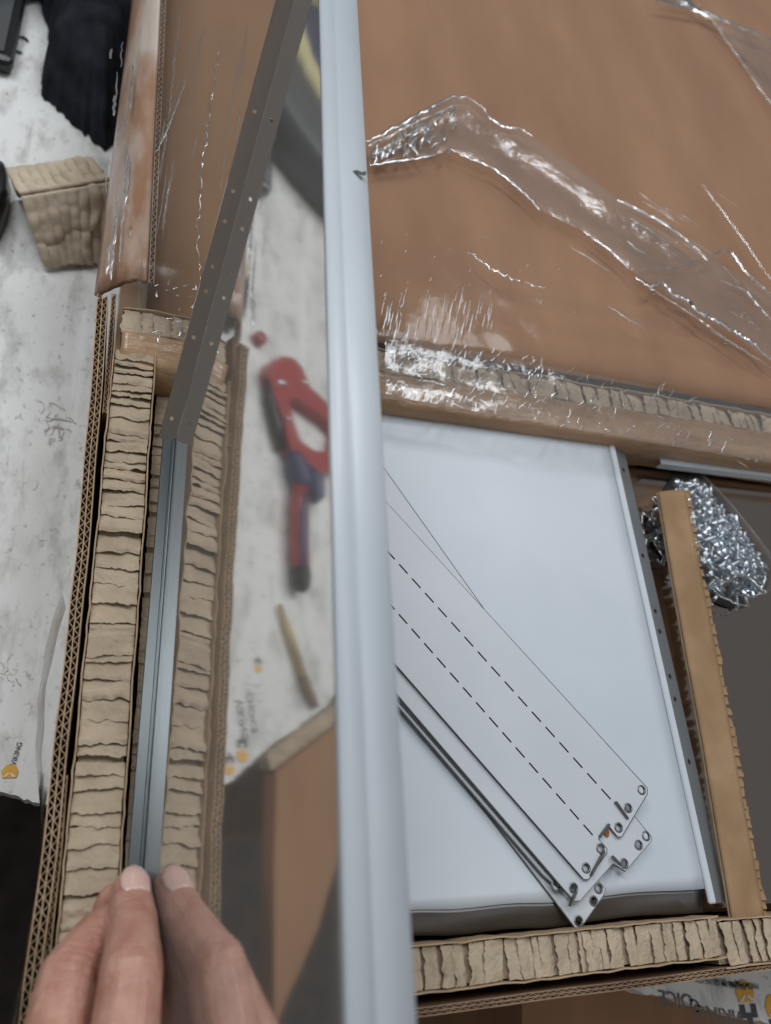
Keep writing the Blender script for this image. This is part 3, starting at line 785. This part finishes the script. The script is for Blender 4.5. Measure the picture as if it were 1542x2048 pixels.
# bottom lip: perpendicular, towards the left
def flange(name, A_, B_, wd, holes, mat_, drop=.0, t=.0007):
    x = (B_-A_); ln = x.length; fr = frame_from(A_, x, NM - Vector((0, 0, drop)))
    return plate(name, [(0, .0), (ln, .0), (ln, wd), (0, wd)], [circ(h[0]*ln, wd*h[1], h[2], 10) for h in holes], t, fr, mat_, mp_)
pf = [(.0002, .0020), (.0002, .0007)] + [(.0007-.0005*math.cos(k/5*math.pi/2), .0005-.0005*math.sin(k/5*math.pi/2)) for k in range(6)] + [(.0010, 0), (.0012, .0004), (.0015, .0004), (.0017, 0), (.0056, 0), (.0057, -.0003)]
v = []; f = []
for k in range(2):
    for n_, u_ in pf: v.append(MW((SN, s0)[k], u_, n_))
for k in range(len(pf)-1): f.append((k, k+1, len(pf)+k+1, len(pf)+k))
fb = solid(mesh('bottom_lip', v, f, M['steel'], mp_), .0007, 0)
P0 = MW(s0-.0005, .0, .0001); P1 = MW(st, ut, .0001)
hl = []
tot = (P1-P0).length
for px, py in ((347, 857), (385, 706), (411, 594), (424, 548), (449, 442), (465, 384), (508, 202)):
    hs_ = hit(px+ (14 if py > 800 else 19), py); hl.append((max(.012, (hs_[1])/ut), .55, .0010))
flange('side_lip', P0, P1, .0078, hl, M['sidesteel'])
# top lip folded away to the right, hem then flat
HW = []
zl = MW(0, ut).z; LW = (U(786, 1000, zl)-U(660, 1000, zl)).x; k_ = LW/.0166
prof = [(a*k_, b) for a, b in [(.0, .0), (-.0005, .0008), (-.002, .0015), (-.0048, .0017), (-.0056, .0012), (-.0064, .0018), (-.011, .0016), (-.0158, .0009), (-.0166, -.0002), (-.0166, -.006)]]
v = []; f = []
for k, s in enumerate((SN, st)):
    for n_, u_ in prof: v.append(MW(s, ut+u_, n_-.0004))
np_ = len(prof)
for k in range(np_-1): f.append((k, k+1, np_+k+1, np_+k))
solid(mesh('top_lip', v, f, M['white'], mp_, True), .0006, 0)
# small dark nick on the top lip
sN = (hit(722, 196)); c0 = MW(sN[0]-.004, ut+.0029, -.0125*k_)
mesh('nick', [c0+E_*a+SIDE*b for a, b in ((0, -.003), (.0012, -.001), (.0006, .0008), (.0018, .0026), (-.0008, .0022), (-.0012, .0002))], [(0, 1, 2, 3, 4, 5)], M['darkprint'], mp_)

# ------------------------------------------------------------------ hand
def hull(bm, p, r, q, s, n=2):
    t = bmesh.new()
    for c_, rr in ((p, r), (q, s)):
        bmesh.ops.create_icosphere(t, subdivisions=n, radius=rr, matrix=Matrix.Translation(c_))
    bmesh.ops.convex_hull(t, input=t.verts[:])
    for vv in [x for x in t.verts if not x.link_faces]: t.verts.remove(vv)
    me = bpy.data.meshes.new('t'); t.to_mesh(me); t.free(); bm.from_mesh(me); bpy.data.meshes.remove(me)
bm = bmesh.new()
def chain(pts, rs):
    for i in range(len(pts)-1): hull(bm, pts[i], rs[i], pts[i+1], rs[i+1])
W = lambda px, py, z: U(px, py, z)
idx = [W(296, 1780, .0115), W(288, 1840, .0215), W(263, 1950, .040), W(236, 2210, .050)]
mid = [W(240, 1838, .0070), W(194, 1872, .0090), W(140, 1950, .018), W(84, 2215, .038)]
rin = [W(232, 1945, .0066), W(178, 1985, .008), W(108, 2060, .015), W(35, 2240, .030)]
lit = [W(235, 1985, .010), W(190, 2040, .013), W(130, 2120, .020), W(30, 2270, .032)]
thu = [W(312, 1800, -.006), W(318, 1890, -.002), W(318, 2010, .010), W(250, 2330, .030)]
for c_, rs_ in ((idx, (.0070, .0079, .0098)), (thu, (.0070, .0092, .0100))):     # fingers rest against the panel, not in it
    for j in range(3):
        n_ = (c_[j]-Q).dot(NM); m_ = rs_[j]+(.0004, .0008, .0016)[j]
        if n_ < m_: c_[j] = c_[j] + NM*(m_-n_)
chain(idx, [.0070, .0079, .0098, .0112]); chain(mid, [.0072, .0082, .0100, .0115])
chain(rin, [.0066, .0075, .0092, .0108]); chain(lit, [.0058, .0066, .0080, .0098]); chain(thu[:2], [.0070, .0092]); chain(thu[1:], [.0092, .0100, .0135])
wrist = Vector((-.030, -.165, .055)); elbow = Vector((-.06, -.38, .09))
for c_ in (idx, mid, rin, lit): hull(bm, c_[-1], .012, wrist, .022)
hull(bm, thu[-1], .0135, wrist, .022); hull(bm, idx[-1], .0115, lit[-1], .0100); hull(bm, idx[-1], .0115, mid[-1], .0115)
hull(bm, wrist, .026, elbow.lerp(wrist, .5), .032, 3)
me = bpy.data.meshes.new('hand'); bm.to_mesh(me); bm.free()
tmp = bpy.data.objects.new('tmp', me); COL.objects.link(tmp)
md = tmp.modifiers.new('r', 'REMESH'); md.mode = 'VOXEL'; md.voxel_size = .0010
ms = tmp.modifiers.new('s', 'SMOOTH'); ms.iterations = 3; ms.factor = .6
hm = evaluated(tmp); bpy.data.objects.remove(tmp)
# knuckle bulges and skin folds over the joints
joints = []
for c_ in (idx, mid, rin, lit):
    for j, amp in ((1, .5), (2, 1.0)):
        d = (c_[j+1]-c_[j-1]).normalized(); joints.append((c_[j], d, amp))
for vv in hm.vertices:
    p = vv.co
    if p.y < -.07 or vv.normal.z < -.1: continue
    for c_, d, amp in joints:
        q = p-c_; 
        if abs(q.x) < .014 and abs(q.y) < .016 and q.length < .016 and vv.normal.z > -.1:
            s = q.dot(d); wv = .0007*amp*max(0, vv.normal.z+.1)
            dlt = 0
            for k, o_ in enumerate((-.0042, -.0016, .0010, .0036)):
                sh = o_ + .0011*nz(p.x*300, p.y*300, k)
                dlt -= math.exp(-((s-sh)/.00055)**2)
            dlt += 1.1*math.exp(-(s/.005)**2)
            vv.co += vv.normal*wv*dlt
hand = thing('person', 'bare hand pinching the bottom lip of the upright polished panel', 'person', tuple(W(240, 1950, 0)))
link('hand', hm, M['skin'], hand, True)
def nail(tip, dip, r, dorsal, ln=.0128):
    ax = (tip-dip).normalized(); dz = (dorsal-ax*dorsal.dot(ax)).normalized(); sx = ax.cross(dz); v = []; f = []
    for j in range(9):
        t = j/8; s = -.0070+ln*t
        hw = R_(46)*(1-.25*max(0, t-.6)/.4 - .25*max(0, .2-t)/.2)
        for i in range(11):
            a = hw*(i/5-1); end = max(0, s)/(r*1.35)
            rr = r*1.035*math.sqrt(max(.05, 1-end*end))
            v.append(tip + ax*(s-.0008*math.cos(a*2)*0 - .0012*(abs(i-5)/5)**2*(1 if t > .7 else 0)) + dz*(rr*math.cos(a)) + sx*(rr*math.sin(a)))
    for j in range(8):
        for i in range(10): k = j*11+i; f.append((k, k+1, k+12, k+11))
    return solid(mesh('nail', v, f, M['nail'], hand, True), .0005, 0)
nail(idx[0], idx[1], .0070, Vector((.25, .2, 1)))
nail(thu[0], thu[1], .0070, Vector((.3, .0, -1)))

# ------------------------------------------------------------------ things on the table, left side
# black cloth heap
cl = thing('black_cloth', 'black folded cloth heap on the white table beside the cover tray', 'cloth', tuple(U(170, 120, ZT)))
po = [(78, -160), (80, 0), (104, 100), (78, 182), (130, 232), (208, 300), (262, 262), (330, 200), (380, 0), (360, -160), (220, -230)]
pts = [U(x, y, ZT+.002) for x, y in po]; cen = sum(pts, Vector())/len(pts)
NA, NR = 132, 22; v = []; f = []
for i in range(NR+1):
    for j in range(NA):
        t = j/NA*len(pts); k = int(t); q = pts[k % len(pts)].lerp(pts[(k+1) % len(pts)], t-k)
        rr = i/NR; p = cen.lerp(q, rr*(1+.05*nz(j*.35, 3, 3)+.03*nz(j*1.1, 9, 3)))
        h = .050*(1-rr**3.5)**.8
        fold_ = .013*nz(p.x*22+3, p.y*10, 1) + .010*nz(p.x*40+p.y*25, p.y*14, 4) + .003*nz(p.x*90, p.y*50, 9)
        v.append((p.x, p.y, ZT+.001+max(0, h+fold_*min(1, (1-rr)*4))))
for i in range(NR):
    for j in range(NA): a = i*NA+j; b = i*NA+(j+1) % NA; f.append((a, b, b+NA, a+NA))
mesh('cloth', v, f, M['cloth'], cl, True)

# bent piece of single-face corrugated board
cp = thing('cardboard_scrap', 'creased tan cardboard scrap folded into a ridge on the table', 'cardboard', tuple(U(120, 480, ZT)))
def patch(name, c, nu, nv, amp, ribs, mt):
    v = []; f = []
    for j in range(nv+1):
        for i in range(nu+1):
            s, t = i/nu, j/nv
            p = c[0].lerp(c[1], s).lerp(c[3].lerp(c[2], s), t)
            n_ = (c[1]-c[0]).cross(c[3]-c[0]).normalized(); n_ = n_ if n_.z > 0 else -n_
            cr = .0022*math.exp(-((s-.72-.12*math.sin(t*6))/.035)**2) - .0018*math.exp(-((t-.62-.08*math.sin(s*9))/.05)**2)
            bl = min(1, 8*t, 8*(1-t))
            v.append(p + n_*bl*(amp*math.sin(s*ribs*6.2832+1.2*nz(t*2, s*2, 1)) + .0022*nz(s*4, t*4, 5) + .0009*nz(s*13, t*11, 8) + cr) + (c[1]-c[0]).normalized()*0)
    for j in range(nv):
        for i in range(nu): k = j*(nu+1)+i; f.append((k, k+1, k+nu+2, k+nu+1))
    return solid(mesh(name, v, f, mt, cp, True), .0025)
a0, a1 = U(14, 343, ZT+.034), U(186, 318, ZT+.040)
b0, b1 = U(42, 392, ZT+.040), U(226, 362, ZT+.044)
c0_, c1_ = U(92, 533, ZT+.003), U(222, 522, ZT+.003)
M['scrap'], _, _ = varied(mat('pale_scrap_paper', (.6, .5, .38), .85, spec=.2), (.50, .41, .305), (.63, .53, .41), 45, bump=.5, bscale=600)
patch('top_face', [a0, a1, b1, b0], 60, 16, .0006, 9, M['scrap']); patch('front_face', [b0, b1, c1_, c0_], 60, 26, .0007, 8, M['scrap'])
d0 = Vector((a0.x+.002, a0.y+.012, ZT+.003)); d1 = Vector((a1.x, a1.y+.012, ZT+.003))
patch('back_face', [a0, a1, d1, d0], 40, 10, .0006, 9, M['paper'])

# phone-like black device
p = U(-14, 50, ZT); dv = thing('black_device', 'black rounded device at the table edge of view beside the cloth', 'device', (p.x, p.y, ZT))
p = U(-10, 60, ZT+.015)
box('body', (p.x-.012, p.y-.028, ZT+.0004), (p.x+.0145, p.y+.075, ZT+.014), M['black'], dv, .005)
box('grille', (p.x-.006, p.y-.020, ZT+.0140), (p.x+.0085, p.y+.068, ZT+.0152), M['grey'], dv, .001)
q = U(42, 92, ZT); 
wr_ = mesh('wire_hook', [], [], M['steel']); me = wr_.data
v = []; f = []
for i in range(17):
    a = R_(40+ 250*i/16); c_ = Vector((q.x+.0055*math.cos(a), q.y+.009*math.sin(a), ZT+.0012)); d = Vector((math.cos(a), math.sin(a), 0))
    for k in range(6): b = 6.2832*k/6; v.append(c_ + d*.001*math.cos(b) + Vector((0, 0, .001*math.sin(b))))
    if i:
        for k in range(6): o_ = (i-1)*6; f.append((o_+k, o_+6+k, o_+6+(k+1) % 6, o_+(k+1) % 6))
bpy.data.objects.remove(wr_); tag(mesh('wire_hook', v, f, M['steel'], None, True), 'tiny bent wire hook lying beside the black device', 'hook')

# dark round tub (mirrored in the panel, its side just in view)
def lathe(name, c, prof, mt, parent, n=48, z0=0.0):
    v = []; f = []
    for i in range(n):
        a = 6.2832*i/n
        for r_, z_ in prof: v.append((c.x+r_*math.cos(a), c.y+r_*math.sin(a), c.z+z0+z_))
    k = len(prof)
    for i in range(n):
        for j in range(k-1): f.append((i*k+j, ((i+1) % n)*k+j, ((i+1) % n)*k+j+1, i*k+j+1))
    return mesh(name, v, f, mt, parent, True)
def sphere(name, px, py, z, r, mt, parent):
    bm = bmesh.new(); bmesh.ops.create_icosphere(bm, subdivisions=2, radius=r, matrix=Matrix.Translation(U(px, py, z))); me = bpy.data.meshes.new(name); bm.to_mesh(me); bm.free(); return link(name, me, mt, parent, True)
rc = mirrored(668, 215, ZT); r1 = (mirrored(549, 300, ZT+.02)-rc).to_2d().length; k1 = r1/.092*.90
rl = thing('tape_roll', 'dark grey roll of tape with yellowed clear core on the table', 'tape', (rc.x, rc.y, ZT))
print('edge', mirrored(455, 1570, ZT), mirrored(530, 1500, ZT), mirrored(650, 1412, ZT))
print('roll', rc, 'pliers', mirrored(570, 712, ZT), mirrored(600, 1170, ZT))
SR = lambda pr: [(a*k1, b) for a, b in pr]
lathe('tape', rc, SR([(.062, .0005), (.088, .0005), (.092, .004), (.092, .040), (.089, .044), (.060, .044), (.062, .0005)]), M['grey'], rl)
lathe('core', rc, SR([(.048, .0005), (.0595, .0005), (.0595, .047), (.056, .050), (.050, .050), (.048, .047), (.048, .0005)]), M['yellow'], rl)
lathe('inner_disc', rc, SR([(.001, .030), (.0475, .030), (.0475, .026), (.001, .026)]), M['blue'], rl)
print('roll radius', r1)
# small black case at the left border
p = U(-8, 425, ZT)
br = thing('black_case', 'black rounded plastic case lying beside the cardboard scrap', 'case', (p.x, p.y, ZT))
o = lathe('shell', Vector((0, 0, 0)), [(.001, .026), (.016, .0255), (.0215, .022), (.0235, .012), (.024, .0005), (.001, .0005)], M['black'], None)
o.data.transform(Matrix.Translation(p) @ Matrix.Diagonal((.33, 1.4, .75, 1))); o.parent = br; o.location = -Vector(br.location)

# red and blue hand tool mirrored in the panel
ht = thing('hand_tool', 'red hand clamp with navy ribbed grip lying on the scuffed table', 'hand tool', tuple(mirrored(600, 950, ZT)))
zh = ZT+.012
def ML(pts, z=zh): return [(mirrored(x, y, z).x, mirrored(x, y, z).y) for x, y in pts]
outl = [(538, 742), (545, 722), (562, 711), (585, 715), (605, 735), (622, 775), (660, 810), (700, 850), (700, 930), (665, 945), (640, 945), (612, 925), (585, 905), (577, 880), (570, 840), (550, 790)]
holeD = [(579, 802), (590, 793), (652, 838), (676, 862), (668, 902), (628, 902), (603, 884), (588, 842)]
o = plate('jaw_frame', ML(outl), [ML(holeD)], .012, Matrix.Translation((0, 0, zh)), M['red'], ht)
mb = o.modifiers.new('bevel', 'BEVEL'); mb.width = .0016; mb.segments = 3; mb.limit_method = 'ANGLE'
def tube(name, pts, rs, mt, parent, n=14):
    v = []; f = []
    for i, p in enumerate(pts):
        d = (pts[min(len(pts)-1, i+1)]-pts[max(0, i-1)]).normalized(); s = d.cross(Vector((0, 0, 1))).normalized(); u = s.cross(d)
        for k in range(n): a = 6.2832*k/n; v.append(p + s*rs[i]*math.cos(a) + u*rs[i]*math.sin(a))
    for i in range(len(pts)-1):
        for k in range(n): f.append((i*n+k, i*n+(k+1) % n, (i+1)*n+(k+1) % n, (i+1)*n+k))
    f.append(tuple(range(n))); f.append(tuple(range((len(pts)-1)*n, len(pts)*n)))
    return mesh(name, v, f, mt, parent, True)
zz = ZT+.0095
mq = lambda x, y: mirrored(x, y, zz)
tube('collar', [mq(585, 905), mq(592, 930), mq(603, 965), mq(608, 985)], [.0050, .0088, .0090, .0068], M['blue'], ht)
tube('collar', [mq(612, 935), mq(632, 960), mq(634, 990), mq(628, 1002)], [.0040, .0068, .0062, .003], M['blue'], ht)
tube('handle', [mq(600, 975), mq(598, 1010), mq(598, 1060), mq(600, 1110), mq(602, 1140)], [.0066, .0074, .0078, .0076, .0070], M['red'], ht)
tube('grip_inlay', [mirrored(607, 985, ZT+.014), mirrored(605, 1030, ZT+.0145), mirrored(605, 1080, ZT+.0145), mirrored(606, 1140, ZT+.0135)], [.0030, .0040, .0040, .0032], M['blue'], ht)
tube('end_cap', [mq(602, 1138), mq(603, 1160), mq(606, 1178), mq(607, 1186)], [.0073, .0078, .0055, .002], M['black'], ht)
for x, y, r_ in ((563, 765, .0038), (610, 765, .0028), (578, 838, .0022)):
    q = mirrored(x, y, zh); lathe('rivet', Vector((q.x, q.y, zh)), [(.0001, .0018), (r_*.6, .0015), (r_, .0002), (r_, -.001)], M['steel2'], ht, 16)
tube('lever', [mirrored(535, 760, ZT+.006), mirrored(540, 800, ZT+.006), mirrored(552, 850, ZT+.006), mirrored(565, 900, ZT+.006)], [.004, .0055, .005, .004], M['black'], ht)
# paint stick
bs = thing('paint_brush', 'thin pale wooden brush with brown tip lying on the table', 'brush', tuple(mirrored(590, 1300, ZT)))
tube('handle', [mirrored(560, 1208, ZT+.004), mirrored(575, 1255, ZT+.004), mirrored(592, 1310, ZT+.004)], [.0016, .0026, .0029], M['wood'], bs)
tube('ferrule', [mirrored(592, 1310, ZT+.004), mirrored(605, 1352, ZT+.004)], [.0030, .0032], M['wood'], bs)
tube('bristles', [mirrored(605, 1352, ZT+.004), mirrored(618, 1385, ZT+.004), mirrored(630, 1415, ZT+.004)], [.0032, .0034, .0026], M['oldboard'], bs)
p = mirrored(512, 682, ZT); tag(lathe('red_cap', p, [(.0001, .008), (.005, .008), (.006, .006), (.0062, .0004), (.0001, .0004)], M['red'], None, 20), 'little red cap on the table near the red hand clamp', 'cap')

# board propped at the table end, with honeycomb edge, mirrored in the panel
zc = ZT-.004
c1 = mirrored(545, 1502, ZT); c2 = mirrored(668, 1412, ZT)
dirn = (c2-c1); dirn.z = 0; dirn.normalize(); per = Vector((dirn.y, -dirn.x, 0)); per = per if per.y < 0 else -per
sb = thing('trestle_board', 'plain brown honeycomb board on a post beside the table end', 'board', (c1.x-.06, c1.y-.08, -.94))
cor = [c1 + per*.014] + [c1+dirn*.16+per*.014] + [mirrored(x, y, zc) for x, y in ((735, 1500), (690, 1680), (652, 1790), (634, 1860), (600, 1940), (565, 2020), (548, 2060))]
plate('board', [(p.x, p.y) for p in cor], [], .012, Matrix.Translation((0, 0, zc)), M['kraft'], sb)
pc = mirrored(660, 1560, zc); box('post', (pc.x-.03, pc.y-.03, -.939), (pc.x+.02, pc.y+.02, zc-.0125), M['oldboard'], sb)
hb = honeycomb('honeycomb_strip', 'honeycomb paper strip along the edge of the propped brown board', (c1.x, c1.y), dirn[:2], per[:2], .16, .0125, zc-.001, .008, 44, G, depth=.012)
# second carton under the table at the right
sc2 = thing('floor_carton', 'brown carton standing on the floor below the printed table edge', 'box', (.4, -.2, -.94))
q1, q2 = U(1090, 2012, -.17), U(1542, 2085, -.17)
plate('body', [(.26, -.012), (.62, -.10), (.62, -.5), (.20, -.5), (q1.x, q1.y)], [], .74, Matrix.Translation((0, 0, -.1999)), M['kraft'], sc2)
